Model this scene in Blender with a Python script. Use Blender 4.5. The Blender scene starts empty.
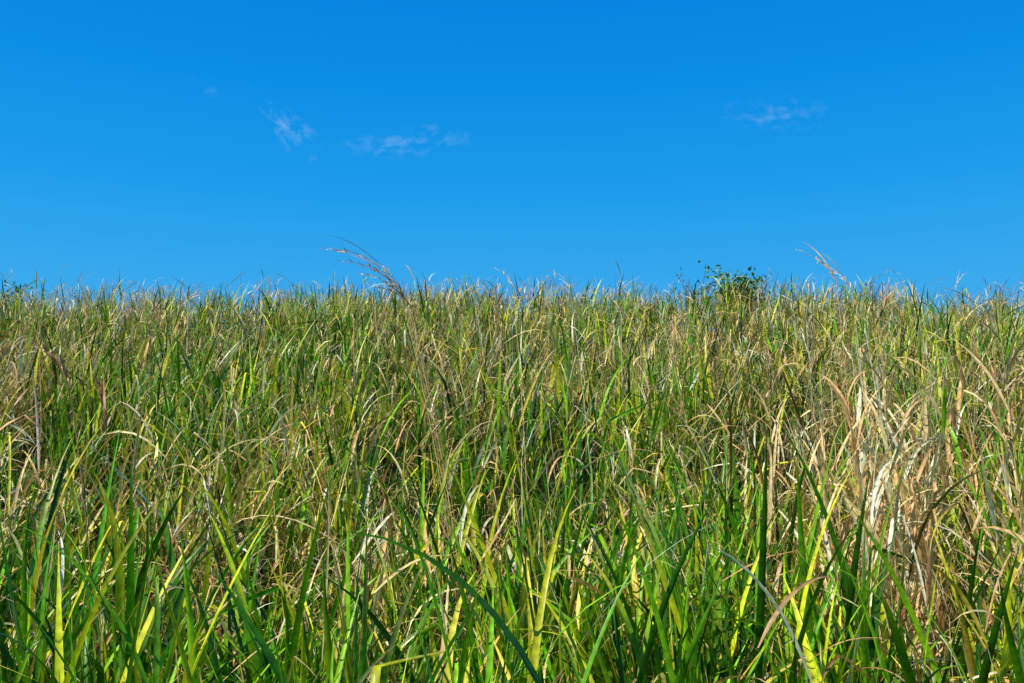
import bpy, math
import numpy as np
rng = np.random.default_rng(23)
scene = bpy.context.scene
scene.view_settings.view_transform = 'Standard'
scene.view_settings.look = 'None'
scene.view_settings.exposure = 0

# ------------------------------------------------------------------ helpers
_grids = {}
def vnoise(x, y, scale, seed):
    """smooth value noise 0..1"""
    if seed not in _grids:
        _grids[seed] = np.random.default_rng(seed).random((256, 256))
    g = _grids[seed]
    u = np.asarray(x) / scale + 1000.0; v = np.asarray(y) / scale + 1000.0
    iu = np.floor(u).astype(int); iv = np.floor(v).astype(int)
    fu = u - iu; fv = v - iv
    fu = fu*fu*(3-2*fu); fv = fv*fv*(3-2*fv)
    a = g[iu % 256, iv % 256]; b = g[(iu+1) % 256, iv % 256]
    c = g[iu % 256, (iv+1) % 256]; d = g[(iu+1) % 256, (iv+1) % 256]
    return (a*(1-fu)+b*fu)*(1-fv)+(c*(1-fu)+d*fu)*fv

ROUND = 33.0
def ground(x, y):
    x = np.asarray(x, float); y = np.asarray(y, float)
    yy = np.maximum(y, -20)
    z = 0.148*yy + 0.115*np.sqrt((yy-4)**2+9.0) - 0.575
    over = np.maximum(y-ROUND, 0)
    z = z - 0.016*np.minimum(over, 25)**2 - np.maximum(over-25, 0)*0.8
    z = np.maximum(z, -12)
    amp = np.clip(y/25.0, 0.15, 1.0)
    z = z + (vnoise(x, y, 6.0, 5)-0.5)*0.50*amp + (vnoise(x, y, 1.7, 6)-0.5)*0.16
    z = z - 0.0006*np.minimum((x-3.0)**2, 700.0)*np.clip(y/30, 0, 1)
    return z

V=[]; C=[]; F=[]; nv=[0]
def reset():
    V.clear(); C.clear(); F.clear(); nv[0]=0
def ribbons(path, width, side, col, fold=0.0):
    n,k,_ = path.shape
    if n == 0: return
    half = side*(width[...,None]*0.5)
    if fold > 0:
        tang = np.gradient(path, axis=1)
        nrm = np.cross(tang, side); nrm /= (np.linalg.norm(nrm,axis=2,keepdims=True)+1e-9)
        mid = path - nrm*(width[...,None]*fold)
        rings = np.stack([path-half, mid, path+half], axis=2); m=3
        cc = np.stack([col, col*1.15, col], axis=2)
    else:
        rings = np.stack([path-half, path+half], axis=2); m=2
        cc = np.stack([col, col], axis=2)
    idx = (np.arange(n*k*m).reshape(n,k,m)) + nv[0]
    for j in range(m-1):
        q = np.stack([idx[:,:-1,j], idx[:,:-1,j+1], idx[:,1:,j+1], idx[:,1:,j]], axis=-1).reshape(-1,4)
        F.append(q)
    V.append(rings.reshape(-1,3)); C.append(cc.reshape(-1,3)); nv[0]+=n*k*m

def leaves(base, phi, th0, bend, L, W, c0, c1, N, fold=0.0, kink=None, wind=(0.0,0.0), twist=None, tipstart=0.5):
    n=len(base)
    if n==0: return
    t=np.linspace(0,1,N+1)[None,:]
    th = th0[:,None]+bend[:,None]*t**1.6
    if kink is not None:
        kp, ka = kink
        th = th + np.where(t>kp[:,None], ka[:,None], 0)
    th=np.minimum(th, 2.9)
    wob = (rng.random((n,1))-0.5)*1.6*t
    ph = phi[:,None]+wob
    d = np.stack([np.sin(th)*np.cos(ph)+wind[0]*t, np.sin(th)*np.sin(ph)+wind[1]*t, np.cos(th)],axis=2)
    d /= np.linalg.norm(d,axis=2,keepdims=True)
    step = d[:,:-1]*(L/N)[:,None,None]
    path = np.concatenate([np.zeros((n,1,3)), np.cumsum(step,axis=1)],axis=1)+base[:,None,:]
    s0 = np.stack([-np.sin(ph),np.cos(ph),np.zeros_like(ph)],axis=2)
    if twist is None: twist = rng.normal(0,1.0,n)
    tw = (twist[:,None]*t + (rng.random((n,1))-0.5)*0.8)[...,None]
    nn = np.cross(d,s0)
    side = s0*np.cos(tw)+nn*np.sin(tw)
    w = W[:,None]*np.minimum(1,0.45+t*3)*np.clip(1-t**2.0,0.03,1)
    f = np.clip((t-tipstart)/(1-tipstart),0,1)[...,None]
    col = c0[:,None,:]*(1-f)+c1[:,None,:]*f
    ribbons(path,w,side,col,fold)

GREEN_D=np.array([0.028,0.120,0.005]); GREEN=np.array([0.095,0.300,0.007]); GREEN_B=np.array([0.240,0.500,0.014])
YG=np.array([0.60,0.64,0.020]); YEL=np.array([0.86,0.66,0.07]); STRAW=np.array([0.90,0.66,0.30])
PALE=np.array([0.90,0.80,0.52]); TAN=np.array([0.80,0.47,0.20]); BROWN=np.array([0.26,0.130,0.042])
OLIVE=np.array([0.065,0.078,0.008])
def pick(pal, p, n):
    pal=np.array(pal); p=np.array(p,float); p/=p.sum()
    c=pal[rng.choice(len(pal),n,p=p)]
    return c*(0.62+0.66*rng.random((n,1)))*(1+rng.normal(0,0.05,(n,3)))

def dryness(x,y):
    d = 0.40*vnoise(x,y,2.6,21)+0.40*vnoise(x,y,0.8,22)+0.20*vnoise(x,y,8.0,23)
    d = d + 0.10*np.clip((y-4.4)/2.5,0,1) - 0.30*np.clip((4.8-y)/1.3,0,1)
    d = d + 0.45*np.exp(-(((x-2.25)/0.55)**2+((y-5.7)/1.1)**2))
    d = d + 0.16*np.exp(-(((x+0.3)/0.8)**2+((y-7.0)/1.8)**2))
    d = d - 0.28*np.exp(-(((x-3.1)/0.45)**2+((y-5.4)/0.8)**2))
    return np.clip((d-0.50)*2.8+0.53,0.03,0.95)
def gapf(x,y):   # 0 in low dark lanes, 1 on full-grown clumps
    g = 0.6*vnoise(x,y,0.95,41)+0.4*vnoise(x,y,0.45,42)
    return np.clip((g-0.37)/0.18,0,1)
def heightf(x,y):
    h = 0.94+0.34*vnoise(x,y,2.2,31)
    h = h*(0.34+0.83*gapf(x,y))
    h = h + 0.80*np.exp(-(((x-2.75)/0.75)**2+((y-6.0)/0.8)**2))
    h = h*np.where(y<3.3, 0.80, 1.0)
    return h

def culm_path(P,H,lx,ly,k):
    t=np.linspace(0,1,k)[None,:]
    pw=t**1.6
    return np.stack([P[:,0:1]+(lx*H)[:,None]*pw, P[:,1:2]+(ly*H)[:,None]*pw,
                     P[:,2:3]+H[:,None]*(t-0.10*np.hypot(lx,ly)[:,None]*pw)],axis=2)
def culm_at(P,H,lx,ly,t):
    pw=t**1.6
    return np.stack([P[:,0]+lx*H*pw, P[:,1]+ly*H*pw, P[:,2]+H*(t-0.10*np.hypot(lx,ly)*pw)],axis=1)

def panicles(tip, az, size, cols, nb, wmin, segs=3, ax_th=None, bl=1.0):
    n=len(tip)
    if n==0: return
    if ax_th is None: ax_th = rng.uniform(0.2,0.9,n)
    leaves(tip, az, ax_th, rng.uniform(0.3,0.8,n), size, np.full(n,wmin*1.1), cols, cols, 6)
    for j in range(nb):
        t=(j+0.3)/nb
        th=ax_th+0.4*t
        off = np.stack([np.sin(th)*np.cos(az),np.sin(th)*np.sin(az),np.cos(th)],axis=1)*(size*t*0.95)[:,None]
        side = rng.normal(0,0.6,n)
        leaves(tip+off, az+side, th+rng.normal(0.0,0.25,n), rng.uniform(0.2,1.0,n),
               size*(0.55-0.35*t)*rng.uniform(0.5,1.2,n)*bl, np.full(n,wmin)*rng.uniform(0.7,1.5,n), cols*1.0, cols*1.15, segs)

def shoots(P, H, lx, ly, dry, nleaf, Nseg, fold, wscale, culmw):
    n=len(P)
    isdry = rng.random(n) < dry*0.85
    cg = pick([GREEN,GREEN_B,YG],[1,1,.5],n); cd = pick([STRAW,TAN,PALE,BROWN],[1,1.1,.5,.4],n)
    cc = np.where(isdry[:,None],cd,cg)
    lodge = isdry & (rng.random(n)<0.20)
    lx = lx + np.where(lodge, rng.normal(0,0.55,n), 0); ly = ly + np.where(lodge, rng.normal(0,0.35,n), 0)
    Hc = np.where(isdry,H*1.08,H*0.70)
    k=5 if Nseg>5 else 4
    path=culm_path(P,Hc,lx,ly,k)
    a=rng.random(n)*math.pi
    side=np.repeat(np.stack([np.cos(a),np.sin(a),np.zeros(n)],1)[:,None,:],k,1)
    w=np.linspace(1,0.45,k)[None,:]*(culmw*rng.uniform(.7,1.3,n))[:,None]
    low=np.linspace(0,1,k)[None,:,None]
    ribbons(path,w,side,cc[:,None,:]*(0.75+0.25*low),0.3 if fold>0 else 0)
    phi0=rng.random(n)*6.283
    for j in range(nleaf):
        t=np.clip((j+0.9)/nleaf*0.97+rng.normal(0,0.05,n),0.08,1.0)
        keep = rng.random(n) < np.where(isdry,0.88,0.97)
        b=culm_at(P,Hc,lx,ly,t)
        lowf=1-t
        phi=phi0+j*math.pi+rng.normal(0,0.5,n)
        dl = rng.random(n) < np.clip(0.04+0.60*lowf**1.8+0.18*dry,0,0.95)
        gl = pick([GREEN_D,GREEN,GREEN_B,YG,YEL],[1.5,1.9,1.4,.5,.10],n)
        yl = pick([YG,YEL,GREEN_B],[1.2,.6,.7],n)
        gl = np.where((rng.random(n)<0.05+0.56*dry)[:,None], yl, gl)
        sl = pick([STRAW,TAN,PALE,BROWN,YEL],[1.2,1.1,.8,.35,.3],n)
        bl_ = pick([BROWN,OLIVE,GREEN_D],[.7,1.3,1.1],n)  # dark lower leaves: dead brown, with tussock-interior shade put into the colour
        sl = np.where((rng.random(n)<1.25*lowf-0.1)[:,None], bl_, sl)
        leafdry = isdry|dl
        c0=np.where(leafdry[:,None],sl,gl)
        tipdry=rng.random(n)<0.12+0.45*dry
        tipc=pick([YEL,STRAW,TAN],[.8,1.2,.6],n)
        c1=np.where(tipdry[:,None],tipc,c0*1.1)
        th0=np.where(leafdry, rng.uniform(0.12,1.05,n), rng.uniform(0.06,0.44,n))
        bend=np.where(leafdry, rng.uniform(0.3,2.3,n), np.abs(rng.normal(0.2,0.65,n)))
        L=np.where(leafdry, rng.uniform(0.28,0.72,n), rng.uniform(0.52,1.0,n)*(0.75+0.25*t))*np.clip(H,0.50,1.25)
        W=np.where(leafdry, rng.uniform(0.007,0.027,n), rng.uniform(0.018,0.044,n))*wscale
        kp=rng.uniform(0.25,0.8,n); ka=np.where(rng.random(n)<np.where(leafdry,0.50,0.15), rng.uniform(0.5,2.0,n),0)
        m=keep
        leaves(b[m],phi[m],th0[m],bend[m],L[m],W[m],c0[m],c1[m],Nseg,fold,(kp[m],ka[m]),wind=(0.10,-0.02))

def zone(y0,y1,halfk,halfb,tuss_density,ns,nleaf,Nseg,fold,wscale,culmw,pan_p,pan_w,nb):
    ymax=y1; A=2*(halfk*y1+halfb)*(y1-y0)
    nt=int(A*tuss_density)
    x=(rng.random(nt)*2-1)*(halfk*y1+halfb); y=y0+(y1-y0)*rng.random(nt)
    m=(np.abs(x)<halfk*y+halfb)&(rng.random(nt)<0.28+0.72*gapf(x,y))
    x=x[m];y=y[m];nt=len(x)
    rad=rng.uniform(0.06,0.13,nt)
    hh=np.clip(rng.normal(1,0.15,nt),.6,1.35); dd=rng.normal(0,0.32,nt)
    tlx=rng.normal(0,0.14,nt); tly=rng.normal(0,0.12,nt)
    cnt=np.maximum(3,(ns*rng.uniform(0.5,1.5,nt))).astype(int)
    id=np.repeat(np.arange(nt),cnt); n=len(id)
    ox=rng.normal(0,1,n)*rad[id]; oy=rng.normal(0,1,n)*rad[id]
    px=x[id]+ox; py=y[id]+oy
    P=np.stack([px,py,ground(px,py)-0.02],1)
    H=heightf(px,py)*hh[id]*rng.uniform(0.62,1.15,n)
    lx=tlx[id]+ox*1.6+rng.normal(0,0.13,n)+0.03; ly=tly[id]+oy*1.6+rng.normal(0,0.11,n)
    dry=np.clip(dryness(px,py)+dd[id]*np.clip((py-2.5)/2.5,.4,1),0.02,0.98)
    shoots(P,H,lx,ly,dry,nleaf,Nseg,fold,wscale,culmw)
    s=rng.random(n)<pan_p*(0.5+dry)
    q=P[s]; Hp=np.minimum(H[s],1.35)*rng.uniform(1.12,1.42,s.sum()); lx=lx[s]+rng.normal(0,.16,s.sum()); ly=ly[s]
    c=pick([STRAW,PALE,TAN,BROWN],[1,.9,1,.3],len(q))
    k=6; path=culm_path(q,Hp,lx,ly,k)
    a=rng.random(len(q))*math.pi
    side=np.repeat(np.stack([np.cos(a),np.sin(a)*.4,np.zeros(len(q))],1)[:,None,:],k,1)
    ribbons(path,np.linspace(1,.5,k)[None,:]*np.full((len(q),1),culmw*0.9),side,np.repeat(c[:,None,:],k,1),0)
    panicles(path[:,-1], np.where(rng.random(len(q))<.6,0.2,2.9)+rng.normal(0,.8,len(q)), rng.uniform(.14,.32,len(q)), c, nb, pan_w)

zone(1.7, 5.0, 0.62,1.5, 10.5, 9, 6, 9, 0.22, 1.10, 0.0065, 0.02, 0.0035, 10)
zone(5.0, 9.0, 0.60,1.5, 9.0, 8, 5, 7, 0.22, 1.05, 0.0065, 0.06, 0.0040, 8)
zone(9.0, 17,  0.60,1.5, 6.2, 7, 5, 5, 0.0, 1.15, 0.008, 0.08, 0.0050, 6)
zone(17, 28,   0.57,1.5, 4.2, 6, 4, 4, 0.0, 1.4, 0.011, 0.10, 0.007, 5)
zone(28, 39,   0.56,2.0, 4.0, 6, 4, 4, 0.0, 1.55, 0.012, 0.18, 0.009, 5)

# dense, upright green tussocks in the foreground
for (cx,cy,hh,m) in [(-1.05,4.2,1.25,26),(-2.0,4.4,1.2,20),(-0.25,3.9,1.1,20),(0.75,4.4,1.25,24),(1.5,3.9,1.1,20),(2.1,4.3,1.15,20),(-1.6,3.5,1.0,16),(0.3,5.4,1.35,22),(-2.9,6.2,1.3,22),(2.9,5.0,1.5,24),(1.1,5.6,1.3,20)]:
    ox=rng.normal(0,.13,m); oy=rng.normal(0,.13,m); px=cx+ox; py=cy+oy
    shoots(np.stack([px,py,ground(px,py)-.02],1), hh*rng.uniform(.7,1.1,m), ox*1.1+rng.normal(0,.06,m), oy*1.1+rng.normal(0,.06,m), np.full(m,.04), 6, 9, .22, 1.1, .008)

# low understorey of short leaves between the tussocks, gap shade put into its colour
def understorey(dens,y0,y1,hk,hb,N,ws):
    n=int(dens*2*(hk*y1+hb)*(y1-y0))
    y=y0+(y1-y0)*rng.random(n); x=(rng.random(n)*2-1)*(hk*y+hb)
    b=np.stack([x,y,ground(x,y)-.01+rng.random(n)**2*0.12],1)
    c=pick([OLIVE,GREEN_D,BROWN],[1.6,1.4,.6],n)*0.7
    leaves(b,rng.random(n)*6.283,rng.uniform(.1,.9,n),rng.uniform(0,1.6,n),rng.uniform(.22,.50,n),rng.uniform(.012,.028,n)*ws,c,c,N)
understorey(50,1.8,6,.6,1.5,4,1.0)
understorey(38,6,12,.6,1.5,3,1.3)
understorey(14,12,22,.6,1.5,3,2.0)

def hero(x,y,H,lx,ly,az,size,col,nb=22,w=0.006,pw=0.004,nl=3,th=0.5,bl=0.6,lw=.014):
    P=np.array([[x,y,float(ground(x,y))]]); Hh=np.array([H]); l1=np.array([lx]); l2=np.array([ly])
    k=12; path=culm_path(P,Hh,l1,l2,k); side=np.zeros((1,k,3)); side[:,:,0]=1
    c=np.array([col])
    ribbons(path,np.linspace(1,.5,k)[None,:]*w,side,np.repeat(c[:,None,:],k,1),0.3)
    for j in range(nl):
        t=np.array([0.35+0.55*j/max(nl,1)]); b=culm_at(P,Hh,l1,l2,t)
        leaves(b,np.array([az+j*3.0+rng.normal(0,.4)]),np.array([rng.uniform(.2,.5)]),np.array([rng.uniform(.3,1.8)]),np.array([rng.uniform(.3,.6)]),np.array([lw]),c,c,8,0.2)
    if nb>0:
        panicles(path[:,-1],np.array([az]),np.array([size]),c,nb,pw,5,np.array([th]),bl)
# arching plume breaking the skyline left of centre
for i in range(4):
    hero(-0.34+.02*i,6.95,2.82-.05*i,-0.165,-0.02,3.0+.1*i,0.66-.13*i,[STRAW*.75,TAN*.7,STRAW*.8,TAN*.6][i],42,.009,.010,3,.72,.34)
hero(-1.95,5.0,2.15,-0.13,0.0,2.6,0.45,TAN*0.45,40,0.010,0.013,3,.5,.45)
hero(-1.80,4.9,1.95,-0.10,0.0,2.2,0.45,BROWN*1.2,40,0.010,0.013,3,.4,.45)
hero(0.15,8.0,2.75,-0.05,0,2.4,0.35,STRAW,18,.007,.006,2,.5,.4)
hero(0.33,6.5,2.62,0.02,0,2.0,0.3,GREEN_B,0,.010,.005,6,.4,.4,.022)
hero(0.75,9.0,2.7,-0.08,0,2.7,0.3,PALE,14,.007,.006)
for i in range(44):
    xx=rng.normal(2.20,.32); yy=rng.normal(5.9,.45)
    cc=[STRAW,TAN,PALE,STRAW*.8,TAN*.8][i%5]
    hero(xx,yy,rng.uniform(1.5,2.60),rng.normal(-0.03,.11),rng.normal(0,.05),rng.uniform(0,6.28),rng.uniform(.25,.40),cc,[0,10,0,0][i%4],.008,.007,9,rng.uniform(.2,.8),.35,rng.uniform(.016,.032))
for i in range(16):
    yy=rng.uniform(10,22); xx=rng.uniform(-.5,.5)*yy
    hero(xx,yy,rng.uniform(1.9,2.4),rng.normal(-0.03,.10),0,rng.choice([0.3,2.8]),rng.uniform(.35,.6),[STRAW,PALE,TAN][i%3],18,.008+.0005*yy,.004+.0005*yy,4,rng.uniform(.3,.8),.4,.02)
hero(2.05,5.9,2.78,-0.03,0,2.6,0.35,TAN,18,.010,.010,6,.4,.3,.02)
hero(2.20,6.0,2.72,-0.04,0,2.2,0.35,STRAW,18,.010,.010,6,.4,.3,.02)
hero(2.9,6.8,2.72,-0.03,0,2.6,0.30,STRAW*0.9,14,.006,.005)
for i in range(10):
    hero(rng.uniform(2.6,3.6),rng.uniform(5.2,6.3),rng.uniform(1.9,2.4),rng.normal(.0,.10),0,rng.uniform(0,6.28),0.3,[GREEN_B,GREEN,YG][i%3],0,.010,.005,7,.4,.4,.026)

def build(name, mat):
    v=np.concatenate(V).astype(np.float32); f=np.concatenate(F).astype(np.int32); c=np.concatenate(C).astype(np.float32)
    me=bpy.data.meshes.new(name); me.vertices.add(len(v)); me.vertices.foreach_set('co',v.ravel())
    me.loops.add(f.size); me.loops.foreach_set('vertex_index',f.ravel())
    me.polygons.add(len(f)); me.polygons.foreach_set('loop_start',np.arange(0,f.size,4,dtype=np.int32))
    me.update(calc_edges=True)
    at=me.attributes.new('tint','FLOAT_COLOR','POINT')
    at.data.foreach_set('color',np.concatenate([np.clip(c,0,.9),np.ones((len(c),1),np.float32)],1).astype(np.float32).ravel())
    me.materials.append(mat)
    ob=bpy.data.objects.new(name,me); scene.collection.objects.link(ob)
    print(name,len(f)); return ob

# ------------------------------------------------------------------ materials
def leaf_mat(name, rough=0.36, trans=0.20):
    m=bpy.data.materials.new(name); m.use_nodes=True; nt=m.node_tree; N=nt.nodes; N.clear()
    out=N.new('ShaderNodeOutputMaterial'); at=N.new('ShaderNodeAttribute'); at.attribute_name='tint'
    tc=N.new('ShaderNodeTexCoord'); no=N.new('ShaderNodeTexNoise'); no.inputs['Scale'].default_value=30; no.inputs['Detail'].default_value=1
    nt.links.new(tc.outputs['Object'],no.inputs['Vector'])
    mr=N.new('ShaderNodeMapRange'); mr.inputs['From Min'].default_value=.3; mr.inputs['From Max'].default_value=.7
    mr.inputs['To Min'].default_value=.70; mr.inputs['To Max'].default_value=1.25
    nt.links.new(no.outputs['Fac'],mr.inputs['Value'])
    mul=N.new('ShaderNodeVectorMath'); mul.operation='SCALE'
    nt.links.new(at.outputs['Color'],mul.inputs[0]); nt.links.new(mr.outputs[0],mul.inputs['Scale'])
    p=N.new('ShaderNodeBsdfPrincipled'); p.inputs['Roughness'].default_value=rough
    p.inputs['Specular IOR Level'].default_value=0.25
    nt.links.new(mul.outputs[0],p.inputs['Base Color'])
    tr=N.new('ShaderNodeBsdfTranslucent')
    tm=N.new('ShaderNodeVectorMath'); tm.operation='MULTIPLY'; tm.inputs[1].default_value=(1.1,1.05,0.45)
    nt.links.new(mul.outputs[0],tm.inputs[0]); nt.links.new(tm.outputs[0],tr.inputs['Color'])
    mx=N.new('ShaderNodeMixShader'); mx.inputs[0].default_value=trans
    nt.links.new(p.outputs[0],mx.inputs[1]); nt.links.new(tr.outputs[0],mx.inputs[2]); nt.links.new(mx.outputs[0],out.inputs[0])
    return m
grass_mat=leaf_mat('grass_blades')
build('tall_grass',grass_mat)

# ------------------------------------------------------------------ shrubs on the crest
def shrub(name,x,y,h,r,n,leaf,seed):
    global rng
    rng=np.random.default_rng(seed); reset()
    base=np.array([x,y,float(ground(x,y))])
    ns=10
    a=rng.random(ns)*6.283; P=np.repeat(base[None],ns,0)
    H=h*rng.uniform(.6,1.05,ns); lx=np.cos(a)*r/h*rng.uniform(.3,1.1,ns); ly=np.sin(a)*r/h*rng.uniform(.3,1,ns)
    for rot in (0,1.57):
        path=culm_path(P,H,lx,ly,8); side=np.zeros((ns,8,3)); side[:,:,0]=math.cos(rot); side[:,:,1]=math.sin(rot)
        ribbons(path,np.linspace(1,.25,8)[None,:]*np.full((ns,1),0.04),side,np.repeat(np.repeat(BROWN[None,None]*.8,ns,0),8,1),.3)
    s=rng.integers(0,ns,n); t=rng.uniform(.35,1.0,n)
    b=culm_at(P[s],H[s],lx[s],ly[s],t)+rng.normal(0,1,(n,3))*np.array([.20,.20,.10])*r
    c=pick([GREEN_D*1.4,GREEN,GREEN_B*.7],[1.8,1.4,.8],n)
    leaves(b,rng.random(n)*6.283,rng.uniform(.3,1.6,n),rng.uniform(0,.8,n),rng.uniform(.6,1.2,n)*leaf,rng.uniform(.35,.6,n)*leaf,c,c*1.1,4)
    build(name,grass_mat)
shrub('shrub',7.4,32.0,2.22,1.05,1700,.16,3)
shrub('shrub',6.2,32.5,2.45,1.2,110,.14,8)
shrub('shrub',-17.2,33.0,1.9,.8,300,.16,4)

# ------------------------------------------------------------------ ground
def axis(lo,hi,fine_lo,fine_hi,fs):
    a=np.arange(fine_lo,fine_hi+1e-6,fs)
    l=fine_lo-np.geomspace(fs,fine_lo-lo,28)[::-1]; h=fine_hi+np.geomspace(fs,hi-fine_hi,28)
    return np.concatenate([l,a,h])
gx=axis(-900,900,-40,40,.5); gy=axis(-300,1200,-6,75,.5)
X,Y=np.meshgrid(gx,gy,indexing='ij'); Z=ground(X,Y)
gv=np.stack([X,Y,Z],-1).reshape(-1,3); ii=np.arange(len(gx)*len(gy)).reshape(len(gx),len(gy))
gf=np.stack([ii[:-1,:-1],ii[1:,:-1],ii[1:,1:],ii[:-1,1:]],-1).reshape(-1,4)
me=bpy.data.meshes.new('ground'); me.from_pydata(gv.tolist(),[],gf.tolist()); me.update()
me.polygons.foreach_set('use_smooth',[True]*len(me.polygons))
g=bpy.data.objects.new('ground',me); scene.collection.objects.link(g)
m=bpy.data.materials.new('soil_and_thatch'); m.use_nodes=True; nt=m.node_tree; p=nt.nodes['Principled BSDF']; p.inputs['Roughness'].default_value=.95; p.inputs['Specular IOR Level'].default_value=0.05
tc=nt.nodes.new('ShaderNodeTexCoord'); n1=nt.nodes.new('ShaderNodeTexNoise'); n1.inputs['Scale'].default_value=9; n1.inputs['Detail'].default_value=8
cr=nt.nodes.new('ShaderNodeValToRGB'); e=cr.color_ramp.elements
e[0].position=.3; e[0].color=(.015,.017,.004,1); e[1].position=.75; e[1].color=(.06,.055,.015,1)
nt.links.new(tc.outputs['Object'],n1.inputs['Vector']); nt.links.new(n1.outputs['Fac'],cr.inputs[0]); nt.links.new(cr.outputs[0],p.inputs['Base Color'])
me.materials.append(m)

# ------------------------------------------------------------------ sun + sky
SUN_EL=math.radians(50); SUN_AZ=math.radians(-122)   # azimuth measured from +Y towards +X
sd=np.array([math.sin(SUN_AZ)*math.cos(SUN_EL), math.cos(SUN_AZ)*math.cos(SUN_EL), math.sin(SUN_EL)])
from mathutils import Vector
L=bpy.data.lights.new('sun','SUN'); L.energy=5.0; L.angle=math.radians(.5); L.color=(1,.94,.82)
lo=bpy.data.objects.new('sun',L); scene.collection.objects.link(lo)
lo.rotation_euler=Vector(sd.tolist()).to_track_quat('Z','Y').to_euler()

w=bpy.data.worlds.new('World'); scene.world=w; w.use_nodes=True; nt=w.node_tree; N=nt.nodes; lk=nt.links
bg=N['Background']; bg.inputs['Strength'].default_value=0.1
def M(op,a,b=None,c=None,clamp=False):
    n=N.new('ShaderNodeMath'); n.operation=op; n.use_clamp=clamp
    for i,v in enumerate((a,b,c)):
        if v is None: continue
        if isinstance(v,(int,float)): n.inputs[i].default_value=v
        else: lk.new(v,n.inputs[i])
    return n.outputs[0]
sky=N.new('ShaderNodeTexSky'); sky.sky_type='NISHITA'; sky.sun_disc=False; sky.sun_elevation=SUN_EL; sky.sun_rotation=SUN_AZ
sky.air_density=1.0; sky.dust_density=0.0; sky.ozone_density=4.0; sky.altitude=500
tc=N.new('ShaderNodeTexCoord'); sp=N.new('ShaderNodeSeparateXYZ'); lk.new(tc.outputs['Generated'],sp.inputs[0])
el=M('MULTIPLY',M('ARCSINE',sp.outputs[2]),57.29578); az=M('MULTIPLY',M('ARCTAN2',sp.outputs[0],sp.outputs[1]),57.29578)
ramp=N.new('ShaderNodeValToRGB'); lk.new(M('DIVIDE',el,90.0,clamp=True),ramp.inputs[0])
E=ramp.color_ramp.elements
stops=[(0.0,(.8,5.2,9.2)),(11/90,(.40,4.1,8.7)),(17/90,(.10,3.4,8.4)),(23/90,(0.0,2.75,8.0)),(30/90,(0.0,2.2,7.5)),(50/90,(0.0,.6,1.6)),(1.0,(0.03,.25,.5))]
E[0].position=0; E[1].position=1
for s,c in stops[1:-1]: E.new(s)
for e,(s,c) in zip(ramp.color_ramp.elements,stops): e.position=s; e.color=(c[0]/10,c[1]/10,c[2]/10,1)
sc=N.new('ShaderNodeVectorMath'); sc.operation='SCALE'; sc.inputs['Scale'].default_value=10; lk.new(ramp.outputs[0],sc.inputs[0])
mix=N.new('ShaderNodeMix'); mix.data_type='RGBA'; mix.inputs[0].default_value=0.97
lk.new(sky.outputs[0],mix.inputs[6]); lk.new(sc.outputs[0],mix.inputs[7])
def wisp(a0,e0,hl,hw,tilt,amp,seed,ns=1.0):
    c,s=math.cos(math.radians(tilt)),math.sin(math.radians(tilt))
    du=M('SUBTRACT',az,a0); dv=M('SUBTRACT',el,e0)
    u=M('ADD',M('MULTIPLY',du,c),M('MULTIPLY',dv,s)); v=M('SUBTRACT',M('MULTIPLY',dv,c),M('MULTIPLY',du,s))
    un=M('DIVIDE',u,hl); vn=M('DIVIDE',v,hw)
    r=M('SQRT',M('ADD',M('MULTIPLY',un,un),M('MULTIPLY',vn,vn)))
    mask=M('SUBTRACT',1.0,r,clamp=True)
    cb=N.new('ShaderNodeCombineXYZ'); lk.new(M('MULTIPLY',u,0.8*ns),cb.inputs[0]); lk.new(M('MULTIPLY',v,1.3*ns),cb.inputs[1]); cb.inputs[2].default_value=seed
    no=N.new('ShaderNodeTexNoise'); no.inputs['Scale'].default_value=1.3; no.inputs['Detail'].default_value=7; no.inputs['Roughness'].default_value=.56; no.inputs['Distortion'].default_value=.3
    lk.new(cb.outputs[0],no.inputs['Vector'])
    q=M('SUBTRACT',M('ADD',M('MULTIPLY',mask,0.14),no.outputs['Fac']),0.54,clamp=True)
    return M('MULTIPLY',M('MULTIPLY',q,1.6*amp),M('MULTIPLY',mask,1.5,clamp=True),clamp=True)
tot=None
for a in [(-13.0,20.4,2.6,1.1,-35,.85,1.3),(-6.2,20.2,4.6,1.0,7,.65,5.5),(15.5,21.1,3.8,1.1,-6,.45,6.2),(-17.9,22.3,1.4,.6,-10,.2,9.2)]:
    o=wisp(*a); tot=o if tot is None else M('ADD',tot,o,clamp=True)
mc=N.new('ShaderNodeMix'); mc.data_type='RGBA'; lk.new(tot,mc.inputs[0]); lk.new(mix.outputs[2],mc.inputs[6]); mc.inputs[7].default_value=(4.2,6.4,9.0,1)
lk.new(mc.outputs[2],bg.inputs['Color'])

# ------------------------------------------------------------------ camera
cd=bpy.data.cameras.new('camera'); cd.lens=35; cd.sensor_width=36; cd.clip_end=3000
co=bpy.data.objects.new('camera',cd); scene.collection.objects.link(co); co.location=(0,0,2.15)
co.rotation_euler=(math.radians(90+9),0,0); scene.camera=co
